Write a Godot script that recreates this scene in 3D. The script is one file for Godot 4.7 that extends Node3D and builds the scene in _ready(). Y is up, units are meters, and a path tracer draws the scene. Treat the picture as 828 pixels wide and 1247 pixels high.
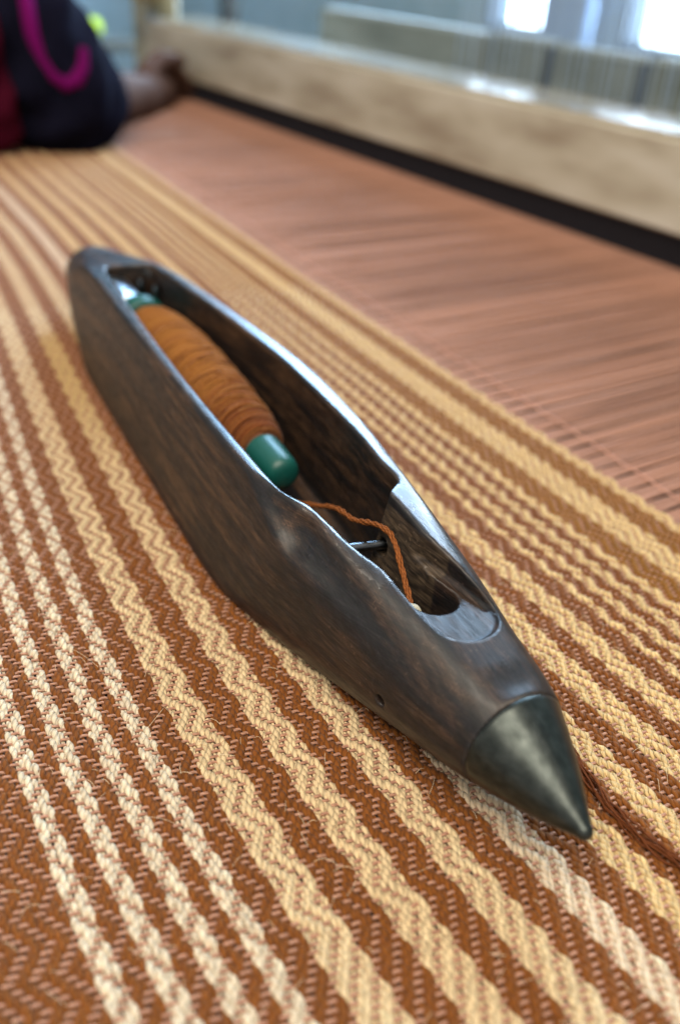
extends Node3D
# A boat shuttle resting on striped hand-woven cloth on a loom. Metres, y up, cloth surface at y = 0.
# x runs along the weft (towards the viewer), -z runs along the warp towards the beater.

const TIP := Vector3(-0.0686, 0.0, -0.0992)     # where the point of the shuttle stands
const PITCH := 0.0016                            # spacing of warp ends
var rng := RandomNumberGenerator.new()
var noise := FastNoiseLite.new()
var taken := {}
var shuttle_frame := Transform3D()


func _ready() -> void:
	rng.seed = 7
	noise.seed = 5
	noise.noise_type = FastNoiseLite.TYPE_SIMPLEX_SMOOTH
	noise.frequency = 1.0
	noise.fractal_type = FastNoiseLite.FRACTAL_NONE
	# ---- camera
	var cam := Camera3D.new()
	cam.name = "camera"
	add_child(cam)
	var right := Vector3(0.47878, 0.06518, -0.87551)
	var ahead := Vector3(-0.72858, -0.52691, -0.43766).normalized()
	var up := right.cross(ahead).normalized()
	right = ahead.cross(up)
	cam.transform = Transform3D(Basis(right, up, -ahead), Vector3(0, 0.153, 0))
	var lens := CameraAttributesPhysical.new()
	lens.frustum_focal_length = 21.17
	lens.frustum_focus_distance = 0.208
	lens.exposure_aperture = 5.0
	lens.frustum_near = 0.02
	lens.frustum_far = 40.0
	cam.attributes = lens
	cam.keep_aspect = Camera3D.KEEP_HEIGHT
	cam.near = 0.02
	cam.far = 40.0
	cam.fov = 59.08
	# ---- air and light: a dim workshop lit by its windows and an added fill
	var env := Environment.new()
	env.background_mode = Environment.BG_COLOR
	env.background_color = Color(0.43, 0.42, 0.405).linear_to_srgb()
	env.tonemap_mode = Environment.TONE_MAPPER_LINEAR
	env.tonemap_exposure = 1.30
	env.sdfgi_enabled = true
	env.ssao_enabled = true
	env.ssil_enabled = true
	var we := WorldEnvironment.new()
	we.name = "world"
	we.environment = env
	add_child(we)
	area_light("overhead_fill_light", Vector3(0.20, 1.55, 0.45), Vector3(-0.25, 0.0, -0.12), Vector2(1.3, 1.1), Color(1.0, 0.95, 0.87), 3.1)  # added soft fill from overhead, without any visible source
	room()
	loom()
	cloth()
	warp_sheet()
	shuttle()
	bobbin()
	strands()
	weaver()


# ------------------------------------------------------------------ helpers
func numbered(called: String) -> String:
	if not taken.has(called):
		taken[called] = 0
		return called
	taken[called] += 1
	return "%s_%03d" % [called, taken[called]]


func thing(called: String, label: String, category: String, at := Vector3.ZERO, group := "") -> Node3D:
	var o := Node3D.new()
	o.name = numbered(called)
	add_child(o, true)
	o.position = at
	tag(o, label, category, group)
	return o


func tag(o: Node, label: String, category := "", group := "") -> void:
	o.set_meta("label", label)
	if category:
		o.set_meta("category", category)
	if group:
		o.set_meta("group", group)


func obj(called: String, mesh: Mesh, mat: Material, parent: Node = self) -> MeshInstance3D:
	var o := MeshInstance3D.new()
	o.name = numbered(called) if parent == self else called
	o.mesh = mesh
	o.material_override = mat
	parent.add_child(o, true)
	return o


func lin(r: float, g: float, b: float) -> Color:
	return Color(r, g, b).linear_to_srgb()


func matte(c: Color, rough := 0.85) -> StandardMaterial3D:
	var m := StandardMaterial3D.new()
	m.albedo_color = c
	m.roughness = rough
	return m


func area_light(called: String, at: Vector3, to: Vector3, size: Vector2, c: Color, energy: float) -> void:
	var l := AreaLight3D.new()
	l.name = called
	l.area_size = size
	l.light_color = c
	l.light_energy = energy
	l.shadow_enabled = true
	add_child(l)
	l.look_at_from_position(at, to, Vector3.UP if absf((to - at).normalized().y) < 0.95 else Vector3.RIGHT)


func noise_tex(freq: float, octaves: int, size: int, lo: Color, hi: Color, sd: int, mid := Color(-1, 0, 0)) -> NoiseTexture2D:
	var n := FastNoiseLite.new()
	n.seed = sd
	n.frequency = freq
	n.fractal_octaves = octaves
	var t := NoiseTexture2D.new()
	t.width = size
	t.height = size
	t.seamless = true
	t.noise = n
	var g := Gradient.new()
	g.set_color(0, lo)
	g.set_color(1, hi)
	if mid.r >= 0.0:
		g.add_point(0.5, mid)
	t.color_ramp = g
	return t


func mesh_of(v: PackedVector3Array, n: PackedVector3Array, idx: PackedInt32Array, uv := PackedVector2Array(), col := PackedColorArray()) -> ArrayMesh:
	var a := []
	a.resize(Mesh.ARRAY_MAX)
	a[Mesh.ARRAY_VERTEX] = v
	a[Mesh.ARRAY_NORMAL] = n
	a[Mesh.ARRAY_INDEX] = idx
	if uv.size():
		a[Mesh.ARRAY_TEX_UV] = uv
	if col.size():
		a[Mesh.ARRAY_COLOR] = col
	var m := ArrayMesh.new()
	m.add_surface_from_arrays(Mesh.PRIMITIVE_TRIANGLES, a)
	return m


# A box with chamfered edges; each face is cut in cells so that it can be worn uneven.
func bevel_box(size: Vector3, bev: float) -> ArrayMesh:
	var st := SurfaceTool.new()
	st.begin(Mesh.PRIMITIVE_TRIANGLES)
	st.set_smooth_group(-1)
	var h := size / 2.0
	var c := func(sx: int, sy: int, sz: int, axis: int) -> Vector3:
		var p := Vector3(sx * h.x, sy * h.y, sz * h.z)
		for k in 3:
			if k != axis:
				p[k] -= signf(p[k]) * bev
		return p
	var tri := func(a: Vector3, b: Vector3, d: Vector3) -> void:
		if (b - a).cross(d - a).dot(a + b + d) > 0.0:
			var t := b
			b = d
			d = t
		st.add_vertex(a)
		st.add_vertex(b)
		st.add_vertex(d)
	for axis in 3:
		var u := (axis + 1) % 3
		var w := (axis + 2) % 3
		for s in [-1, 1]:
			var q := []
			for k in [[-1, -1], [1, -1], [1, 1], [-1, 1]]:
				var sg := [0, 0, 0]
				sg[axis] = s
				sg[u] = k[0]
				sg[w] = k[1]
				q.append(c.call(sg[0], sg[1], sg[2], axis))
			tri.call(q[0], q[1], q[2])
			tri.call(q[0], q[2], q[3])
		for s in [-1, 1]:
			for t in [-1, 1]:
				var e := []
				for k in [-1, 1]:
					var sg := [0, 0, 0]
					sg[axis] = k
					sg[u] = s
					sg[w] = t
					e.append([c.call(sg[0], sg[1], sg[2], u), c.call(sg[0], sg[1], sg[2], w)])
				tri.call(e[0][0], e[0][1], e[1][1])
				tri.call(e[0][0], e[1][1], e[1][0])
	for sx in [-1, 1]:
		for sy in [-1, 1]:
			for sz in [-1, 1]:
				tri.call(c.call(sx, sy, sz, 0), c.call(sx, sy, sz, 1), c.call(sx, sy, sz, 2))
	st.generate_normals()
	return st.commit()


# A tube through points: radii may vary; colours may vary.
func tube_into(v: PackedVector3Array, n: PackedVector3Array, idx: PackedInt32Array, uv: PackedVector2Array, pts: PackedVector3Array, radii: PackedFloat32Array, sides := 8, caps := true) -> void:
	var side := Vector3.ZERO
	var first := v.size()
	var along := 0.0
	for i in pts.size():
		var t := (pts[mini(i + 1, pts.size() - 1)] - pts[maxi(i - 1, 0)]).normalized()
		if side == Vector3.ZERO:
			side = t.cross(Vector3.UP if absf(t.y) < 0.9 else Vector3.RIGHT).normalized()
		else:
			side = (side - t * side.dot(t)).normalized()
		var other := t.cross(side)
		if i:
			along += pts[i].distance_to(pts[i - 1])
		for k in sides + 1:
			var a := TAU * k / sides
			var d := side * cos(a) + other * sin(a)
			v.append(pts[i] + d * radii[i])
			n.append(d)
			uv.append(Vector2(along, float(k) / sides))
	for i in pts.size() - 1:
		for k in sides:
			var a := first + i * (sides + 1) + k
			var b := a + sides + 1
			idx.append_array([a, b, a + 1, a + 1, b, b + 1])
	if caps:
		for e in [0, pts.size() - 1]:
			var t := (pts[1] - pts[0]).normalized() * -1.0 if e == 0 else (pts[e] - pts[e - 1]).normalized()
			var c := v.size()
			v.append(pts[e])
			n.append(t)
			uv.append(Vector2.ZERO)
			for k in sides + 1:
				v.append(v[first + e * (sides + 1) + k])
				n.append(t)
				uv.append(Vector2.ZERO)
			for k in sides:
				if e == 0:
					idx.append_array([c, c + 1 + k, c + 2 + k])
				else:
					idx.append_array([c, c + 2 + k, c + 1 + k])


func tube(pts: Array, radii: Array, sides := 12) -> ArrayMesh:
	var v := PackedVector3Array()
	var n := PackedVector3Array()
	var i := PackedInt32Array()
	var uv := PackedVector2Array()
	tube_into(v, n, i, uv, PackedVector3Array(pts), PackedFloat32Array(radii), sides)
	return mesh_of(v, n, i, uv)


# A solid of revolution about local x; prof holds Vector2(x, radius).
func lathe_x(prof: Array, sides := 40, centre := func(_x: float) -> Vector2: return Vector2.ZERO) -> ArrayMesh:
	var v := PackedVector3Array()
	var n := PackedVector3Array()
	var idx := PackedInt32Array()
	var uv := PackedVector2Array()
	for i in prof.size():
		var p: Vector2 = prof[i]
		var d: Vector2 = prof[mini(i + 1, prof.size() - 1)] - prof[maxi(i - 1, 0)]
		var nr := Vector2(-d.y, d.x).normalized()
		var c: Vector2 = centre.call(p.x)
		for k in sides + 1:
			var a := TAU * k / sides
			v.append(Vector3(p.x, c.x + p.y * cos(a), c.y + p.y * sin(a)))
			n.append(Vector3(nr.x, nr.y * cos(a), nr.y * sin(a)).normalized())
			uv.append(Vector2(p.x * 40.0, float(k) / sides))
	for i in prof.size() - 1:
		for k in sides:
			var a := i * (sides + 1) + k
			var b := a + sides + 1
			idx.append_array([a, b, a + 1, a + 1, b, b + 1])
	return mesh_of(v, n, idx, uv)


# Surface nets over a distance function on a grid whose lines are given.
func nets(f: Callable, xs: PackedFloat32Array, ys: PackedFloat32Array, zs: PackedFloat32Array, slack := 1.7, block := 6) -> Array:
	var nx := xs.size()
	var ny := ys.size()
	var nz := zs.size()
	var val := PackedFloat32Array()
	val.resize(nx * ny * nz)
	val.fill(1e9)
	for bx in range(0, nx - 1, block):
		for by in range(0, ny - 1, block):
			for bz in range(0, nz - 1, block):
				var ex := mini(bx + block, nx - 1)
				var ey := mini(by + block, ny - 1)
				var ez := mini(bz + block, nz - 1)
				var lo := Vector3(xs[bx], ys[by], zs[bz])
				var hi := Vector3(xs[ex], ys[ey], zs[ez])
				var m := (lo + hi) / 2.0
				if absf(f.call(m.x, m.y, m.z)) > slack * (hi - lo).length() / 2.0:
					continue
				for i in range(bx, ex + 1):
					for j in range(by, ey + 1):
						var row := (i * ny + j) * nz
						for k in range(bz, ez + 1):
							if val[row + k] > 1e8:
								val[row + k] = f.call(xs[i], ys[j], zs[k])
	var at := {}
	var v := PackedVector3Array()
	var di := [0, 0, 0, 0, 1, 1, 1, 1]
	var dj := [0, 0, 1, 1, 0, 0, 1, 1]
	var dk := [0, 1, 0, 1, 0, 1, 0, 1]
	var edges := [[0, 1], [2, 3], [4, 5], [6, 7], [0, 2], [1, 3], [4, 6], [5, 7], [0, 4], [1, 5], [2, 6], [3, 7]]
	var c := [0.0, 0.0, 0.0, 0.0, 0.0, 0.0, 0.0, 0.0]
	for i in nx - 1:
		for j in ny - 1:
			for k in nz - 1:
				var base := (i * ny + j) * nz + k
				if val[base] > 1e8:
					continue
				var inside := 0
				var bad := false
				for q in 8:
					var w := val[((i + di[q]) * ny + j + dj[q]) * nz + k + dk[q]]
					if w > 1e8:
						bad = true
						break
					c[q] = w
					if w < 0.0:
						inside += 1
				if bad or inside == 0 or inside == 8:
					continue
				var s := Vector3.ZERO
				var cnt := 0
				for e in edges:
					var a: float = c[e[0]]
					var b: float = c[e[1]]
					if (a < 0.0) != (b < 0.0):
						var t := a / (a - b)
						var pa := Vector3(xs[i + di[e[0]]], ys[j + dj[e[0]]], zs[k + dk[e[0]]])
						var pb := Vector3(xs[i + di[e[1]]], ys[j + dj[e[1]]], zs[k + dk[e[1]]])
						s += pa.lerp(pb, t)
						cnt += 1
				at[base] = v.size()
				v.append(s / cnt)
	var n := PackedVector3Array()
	n.resize(v.size())
	var h := (ys[1] - ys[0]) * 0.35
	for q in v.size():
		var p := v[q]
		for pass_ in 2:
			var d0: float = f.call(p.x + h, p.y - h, p.z - h)
			var d1: float = f.call(p.x - h, p.y - h, p.z + h)
			var d2: float = f.call(p.x - h, p.y + h, p.z - h)
			var d3: float = f.call(p.x + h, p.y + h, p.z + h)
			var g := Vector3(d0 - d1 - d2 + d3, d2 + d3 - d0 - d1, d1 + d3 - d0 - d2) / (4.0 * h)
			var l := maxf(g.length(), 0.2)
			n[q] = g / l
			if pass_ == 0:
				p -= g / l * clampf((d0 + d1 + d2 + d3) * 0.25 / l, -h, h)
				v[q] = p
	var idx := PackedInt32Array()
	for i in nx - 1:
		for j in ny - 1:
			for k in nz - 1:
				var base := (i * ny + j) * nz + k
				var a := val[base]
				if a > 1e8 or i == 0 or j == 0 or k == 0:
					continue
				for axis in 3:
					var o: int = [ny * nz, nz, 1][axis]
					var b := val[base + o]
					if b > 1e8 or (a < 0.0) == (b < 0.0):
						continue
					var o1: int = [nz, 1, ny * nz][axis]
					var o2: int = [1, ny * nz, nz][axis]
					var q0 = at.get(base - o1 - o2, -1)
					var q1 = at.get(base - o2, -1)
					var q2 = at.get(base, -1)
					var q3 = at.get(base - o1, -1)
					if q0 < 0 or q1 < 0 or q2 < 0 or q3 < 0:
						continue
					if a < 0.0:
						idx.append_array([q0, q2, q1, q0, q3, q2])
					else:
						idx.append_array([q0, q1, q2, q0, q2, q3])
	return [v, n, idx]


func span(a: float, b: float, step: float) -> PackedFloat32Array:
	var out := PackedFloat32Array()
	var n := int(ceil((b - a) / step))
	for i in n + 1:
		out.append(a + i * step)
	return out


func smax(a: float, b: float, k: float) -> float:
	var h := maxf(k - absf(a - b), 0.0)
	return maxf(a, b) + h * h / (4.0 * k)


func smin(a: float, b: float, k: float) -> float:
	var h := maxf(k - absf(a - b), 0.0)
	return minf(a, b) - h * h / (4.0 * k)


# ------------------------------------------------------------------ the room behind
func room() -> void:
	var plaster := matte(Color.WHITE, 0.8)
	plaster.albedo_texture = noise_tex(0.012, 3, 512, Color(0.60, 0.71, 0.75), Color(0.70, 0.79, 0.83), 3)
	plaster.uv1_triplanar = true
	plaster.uv1_world_triplanar = true
	plaster.uv1_scale = Vector3.ONE * 0.8
	# long wall with two tall window openings: built of piers and strips
	var holes := [[-2.005, -1.715], [-1.555, -1.19]]
	var low := 0.012
	var high := 1.75
	var z := -1.5
	var wall := Node3D.new()
	wall.name = "back_wall"
	add_child(wall)
	tag(wall, "pale blue grey plaster wall with two tall bright windows", "wall")
	wall.set_meta("kind", "structure")
	var xs := [-4.3, holes[0][0], holes[0][1], holes[1][0], holes[1][1], 1.5]
	for k in [0, 2, 4]:
		var w: float = xs[k + 1] - xs[k]
		var p := obj("pier", bevel_box(Vector3(w, 3.3, 0.2), 0.004), plaster, wall)
		p.position = Vector3(xs[k] + w / 2.0, 0.85, z - 0.1)
	for hle in holes:
		var w: float = hle[1] - hle[0]
		var a := obj("wall_below_window", bevel_box(Vector3(w - 0.004, 0.8 + low, 0.2), 0.003), plaster, wall)
		a.position = Vector3((hle[0] + hle[1]) / 2.0, (low - 0.8) / 2.0, z - 0.102)
		var b := obj("wall_above_window", bevel_box(Vector3(w - 0.004, 2.5 - high, 0.2), 0.003), plaster, wall)
		b.position = Vector3((hle[0] + hle[1]) / 2.0, (high + 2.5) / 2.0, z - 0.102)
	var side := obj("end_wall", bevel_box(Vector3(0.2, 3.3, 5.0), 0.004), plaster)
	side.position = Vector3(-4.3, 0.85, 0.9)
	side.set_meta("kind", "structure")
	tag(side, "pale blue grey end wall of the workshop", "wall")
	side.set_meta("kind", "structure")
	var ground := obj("floor", bevel_box(Vector3(7.0, 0.1, 6.0), 0.004), matte(lin(0.05, 0.042, 0.036), 0.9))
	ground.position = Vector3(-1.5, -0.85, 0.9)
	ground.set_meta("kind", "structure")
	tag(ground, "dull brown workshop floor under the loom", "floor")
	var frame_mat := matte(lin(0.10, 0.13, 0.17), 0.5)
	var glow := StandardMaterial3D.new()
	glow.albedo_color = Color(0.9, 0.95, 1.0)
	glow.emission_enabled = true
	glow.emission = Color(0.80, 0.91, 1.0)
	glow.emission_energy_multiplier = 15.0
	var says := ["narrow bright window left of the blue curtain", "wider bright window at the right edge above the beam"]
	for k in 2:
		var x0: float = holes[k][0]
		var x1: float = holes[k][1]
		var w := thing("window", says[k], "window", Vector3((x0 + x1) / 2.0, low, z - 0.05), "windows in the back wall")
		var pane := obj("window_pane", bevel_box(Vector3(x1 - x0 - 0.03, high - low - 0.03, 0.006), 0.001), glow, w)
		pane.position = Vector3(0, (high - low) / 2.0, -0.02)
		for s in [-1, 1]:
			var f := obj("frame", bevel_box(Vector3(0.018, high - low - 0.004, 0.05), 0.002), frame_mat, w)
			f.position = Vector3(s * ((x1 - x0) / 2.0 - 0.011), (high - low) / 2.0, 0.02)
		for y in [0.011, high - low - 0.011]:
			var f := obj("frame", bevel_box(Vector3(x1 - x0 - 0.042, 0.018, 0.05), 0.002), frame_mat, w)
			f.position = Vector3(0, y, 0.02)
		area_light("window_light", Vector3((x0 + x1) / 2.0, (low + high) / 2.0, z + 0.02), Vector3((x0 + x1) / 2.0, (low + high) / 2.0, 0.0), Vector2(x1 - x0 - 0.03, high - low - 0.03), Color(0.80, 0.90, 1.0), 1.6 * (x1 - x0) / 0.2)
	var hw := thing("window", "unseen high wide window added above the beater for its blue reflections", "window", Vector3(-2.57, 0.62, z + 0.012), "windows in the back wall")  # added out of view to give the shuttle rim blue highlights
	var blue_glow: StandardMaterial3D = glow.duplicate()
	blue_glow.emission = Color(0.66, 0.84, 1.0)
	var hp := obj("window_pane", bevel_box(Vector3(1.06, 1.46, 0.006), 0.001), blue_glow, hw)
	hp.position = Vector3(0, 0.75, 0.0)
	for q in [[-0.54, 0.75, 0.02, 1.54], [0.54, 0.75, 0.02, 1.54], [0.0, 0.75, 0.02, 1.46], [0.0, -0.005, 1.06, 0.02], [0.0, 1.505, 1.06, 0.02]]:
		var f := obj("frame", bevel_box(Vector3(q[2], q[3], 0.024), 0.002), frame_mat, hw)
		f.position = Vector3(q[0], q[1], 0.008)
	area_light("window_light", Vector3(-2.57, 1.37, z + 0.04), Vector3(-2.57, 1.37, 0.0), Vector2(1.04, 1.44), Color(0.66, 0.83, 1.0), 4.0)  # area light of the added high window
	# curtain folds between the windows
	var cl := thing("curtain", "blue grey curtain hanging between the two bright windows", "curtain", Vector3(-1.635, -0.02, z + 0.06))
	var cv := PackedVector3Array()
	var cn := PackedVector3Array()
	var ci := PackedInt32Array()
	for i in 61:
		var x := -0.07 + 0.14 * i / 60.0
		var d := 0.014 * sin(i * 0.9) + 0.006 * sin(i * 2.1)
		var nn := Vector3(-0.014 * 0.9 * cos(i * 0.9) / 0.0045, 0, 1).normalized()
		for y in [0.03, 1.8]:
			cv.append(Vector3(x, y, d))
			cn.append(nn)
	for i in 60:
		ci.append_array([i * 2, i * 2 + 1, i * 2 + 2, i * 2 + 2, i * 2 + 1, i * 2 + 3])
	obj("drape", mesh_of(cv, cn, ci), matte(lin(0.26, 0.38, 0.58), 0.9), cl)
	obj("curtain_rod", tube([Vector3(-0.09, 1.8, 0), Vector3(0.09, 1.8, 0)], [0.008, 0.008]), frame_mat, cl)


# ------------------------------------------------------------------ the loom
func pale_wood(sd: int, a: Color, b: Color, c: Color) -> StandardMaterial3D:
	var m := StandardMaterial3D.new()
	m.albedo_texture = noise_tex(0.006, 4, 512, a, c, sd, b)
	m.uv1_triplanar = true
	m.uv1_scale = Vector3(2.2, 9, 9)
	m.roughness = 0.6
	return m


func loom() -> void:
	var turn := Basis(Vector3.UP, 0.0930)
	var wood := pale_wood(11, Color(0.56, 0.51, 0.44), Color(0.70, 0.67, 0.60), Color(0.78, 0.76, 0.71))
	var polished := pale_wood(12, Color(0.42, 0.38, 0.32), Color(0.56, 0.52, 0.44), Color(0.62, 0.60, 0.54))
	polished.roughness = 0.14
	polished.metallic_specular = 0.7
	var dark := matte(lin(0.012, 0.012, 0.018), 0.55)
	var front := func(x: float) -> float: return -0.486 - 0.0933 * x
	# beater: rail with worn face, polished cap, reed below, sword at its far end
	var b := thing("beater", "pale wooden loom beater beam with dark reed beneath, behind the warp", "beater", Vector3(-0.53, 0.0, front.call(-0.53)))
	b.basis = turn
	var beam := obj("beam", bevel_box(Vector3(1.16, 0.052, 0.076), 0.0018), wood, b)
	beam.position = Vector3(-0.05, 0.0457, -0.038)
	var cap := obj("polished_cap", bevel_box(Vector3(1.158, 0.006, 0.0735), 0.0022), polished, b)
	cap.position = Vector3(-0.05, 0.0715, -0.0386)
	var back := obj("reed_backing", bevel_box(Vector3(1.10, 0.027, 0.004), 0.0008), dark, b)
	back.position = Vector3(-0.02, 0.0055, -0.010)
	var v := PackedVector3Array()
	var n := PackedVector3Array()
	var i := PackedInt32Array()
	var uv := PackedVector2Array()
	for k in 420:
		var x := -0.525 + k * 0.0025
		tube_into(v, n, i, uv, PackedVector3Array([Vector3(x, -0.009, -0.004), Vector3(x, 0.0188, -0.004)]), PackedFloat32Array([0.0006, 0.0006]), 4, false)
	var dents := obj("reed_dents", mesh_of(v, n, i, uv), dark, b)
	dents.set_meta("kind", "stuff")
	var base := obj("reed_base", bevel_box(Vector3(1.10, 0.02, 0.020), 0.003), dark, b)
	base.position = Vector3(-0.02, -0.020, -0.012)
	var sword := obj("sword", bevel_box(Vector3(0.072, 0.62, 0.030), 0.005), pale_wood(14, Color(0.46, 0.44, 0.36), Color(0.58, 0.56, 0.46), Color(0.66, 0.64, 0.55)), b)
	sword.position = Vector3(-0.640, 0.30, -0.02)
	var peg := obj("peg", tube([Vector3(-0.575, 0.100, 0.0), Vector3(-0.575, 0.100, 0.025)], [0.017, 0.015]), matte(lin(0.30, 0.22, 0.06), 0.6), b)
	peg.position = Vector3(-0.02, 0.006, 0.0)
	# heddle bar behind the beater, with its cords
	var hb := thing("heddle_bar", "grey weathered wooden bar strung with pale cords behind the beater", "heddle bar", Vector3(-0.60, 0.0, front.call(-0.60) - 0.15))
	hb.basis = Basis(Vector3.UP, 0.083)
	var greyish := pale_wood(17, Color(0.38, 0.41, 0.39), Color(0.46, 0.49, 0.47), Color(0.54, 0.57, 0.55))
	var cuts := [-0.42, -0.14, -0.055, 0.045, 0.15, 0.27, 0.62]
	for k in cuts.size() - 1:
		var w: float = cuts[k + 1] - cuts[k] - 0.004
		var seg := obj("bar_section", bevel_box(Vector3(w, 0.066, 0.024), 0.004), greyish, hb)
		seg.position = Vector3((cuts[k] + cuts[k + 1]) / 2.0, 0.066 + 0.0015 * (k % 2), 0.0)
	var core := obj("bar_core", bevel_box(Vector3(1.03, 0.040, 0.012), 0.002), matte(lin(0.05, 0.07, 0.10), 0.7), hb)
	core.position = Vector3(0.10, 0.062, 0.0)
	for x in [-0.055, 0.045, 0.15]:
		obj("binding_cord", tube([Vector3(x, 0.03, 0.014), Vector3(x, 0.094, 0.014), Vector3(x, 0.094, -0.014)], [0.003, 0.003, 0.003]), matte(lin(0.04, 0.06, 0.09), 0.8), hb)
	v = PackedVector3Array()
	n = PackedVector3Array()
	i = PackedInt32Array()
	uv = PackedVector2Array()
	for k in 150:
		var x := -0.16 + k * 0.0026 + rng.randf_range(-0.0006, 0.0006)
		tube_into(v, n, i, uv, PackedVector3Array([Vector3(x, 0.085, -0.006), Vector3(x + rng.randf_range(-0.004, 0.004), 0.5, -0.01)]), PackedFloat32Array([0.0007, 0.0007]), 4, false)
	for k in 46:
		var x := -0.17 + k * 0.0095 + rng.randf_range(-0.003, 0.003)
		tube_into(v, n, i, uv, PackedVector3Array([Vector3(x, 0.028, 0.0150), Vector3(x, 0.101, 0.0150), Vector3(x + rng.randf_range(-0.004, 0.004), 0.5, 0.006)]), PackedFloat32Array([0.0008, 0.0008, 0.0008]), 4, false)
	var cords := obj("heddle_cords", mesh_of(v, n, i, uv), matte(lin(0.34, 0.45, 0.58), 0.8), hb)
	cords.set_meta("kind", "stuff")
	var fb := thing("added_backing_board", "dark board added below the warp so the gaps between threads stay dark", "board", Vector3(-0.5, -0.43, -0.62))
	obj("board", bevel_box(Vector3(2.4, 0.74, 0.02), 0.002), matte(lin(0.022, 0.016, 0.012), 0.8), fb)  # added backing: hides the wall so gaps in the warp look shaded
	for x in [-1.0, 0.0, 1.0]:
		var bat := obj("batten", bevel_box(Vector3(0.05, 0.70, 0.02), 0.002), matte(lin(0.028, 0.020, 0.015), 0.8), fb)
		bat.position = Vector3(x, 0, 0.0205)
	# side rail of the frame, seen beyond the weaver's arm
	var rail := thing("side_rail", "dark wooden loom side rail beyond the arm of the weaver", "rail", Vector3(-2.5, -0.085, -0.75))
	rail.basis = Basis(Vector3.UP, 0.0) * Basis(Vector3.RIGHT, 0.0)
	var rl := obj("rail_beam", bevel_box(Vector3(0.06, 0.025, 0.9), 0.004), pale_wood(21, Color(0.20, 0.19, 0.16), Color(0.27, 0.26, 0.22), Color(0.33, 0.32, 0.27)), rail)
	rl.position = Vector3(0, 0, -0.05)
	var post := obj("post", bevel_box(Vector3(0.05, 0.85, 0.035), 0.004), pale_wood(22, Color(0.16, 0.16, 0.15), Color(0.22, 0.22, 0.20), Color(0.28, 0.28, 0.25)), rail)
	post.position = Vector3(-0.005, 0.08, -0.30)
	var ball := thing("yarn_ball", "small lime green ball of yarn on the dark rail", "yarn", Vector3(-2.5, -0.0485, -0.685))
	var sm := SphereMesh.new()
	sm.radius = 0.022
	sm.height = 0.044
	obj("ball_core", sm, matte(lin(0.42, 0.55, 0.02), 0.9), ball)
	v = PackedVector3Array()
	n = PackedVector3Array()
	i = PackedInt32Array()
	uv = PackedVector2Array()
	for k in 18:
		var ax := Vector3(rng.randf_range(-1, 1), rng.randf_range(-1, 1), rng.randf_range(-1, 1)).normalized()
		var e1 := ax.cross(Vector3(0.3, 0.8, 0.5)).normalized()
		var e2 := ax.cross(e1)
		var pts := PackedVector3Array()
		var rr := PackedFloat32Array()
		for q in 21:
			pts.append((e1 * cos(TAU * q / 20.0) + e2 * sin(TAU * q / 20.0)) * 0.0225)
			rr.append(0.0016)
		tube_into(v, n, i, uv, pts, rr, 5, false)
	var wraps := obj("yarn_wraps", mesh_of(v, n, i, uv), matte(lin(0.50, 0.62, 0.03), 0.9), ball)
	wraps.set_meta("kind", "stuff")


# ------------------------------------------------------------------ the cloth
# Position of a point of the cloth: u metres along the weft, pick number v from the fell.
func skew(v: float) -> float:
	return 0.00091 * (0.07 * v - 0.29 * v * v / 480.0)


func fell_z(x: float, v: float) -> float:
	var cx := (maxf(x, -0.60) * 100.0 + 20.0) / 20.0
	var w := v / 100.0
	var x2 := cx * cx
	var z := -22.62 + 9.533 * w - 0.566 * w * w + 0.228 * w * w * w - 0.142 * cx - 0.105 * x2 - 0.002 * x2 * cx + 0.092 * cx * w - 0.802 * x2 * w + 0.121 * cx * w * w + 0.104 * x2 * w * w - 0.281 * x2 * cx * w
	if x < -0.60:
		# straight on past the last measured stretch
		var slope := -0.142 + 0.21 * 2.0 - 0.006 * 4.0 + 0.092 * w + 3.208 * w + 0.121 * w * w - 0.416 * w * w - 3.372 * w
		z += slope * (x + 0.60) * 5.0 * 0.6
	return z * 0.01


func sway(x: float, z: float) -> float:
	return 0.00035 * noise.get_noise_2d(x * 14.0, z * 14.0)


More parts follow.
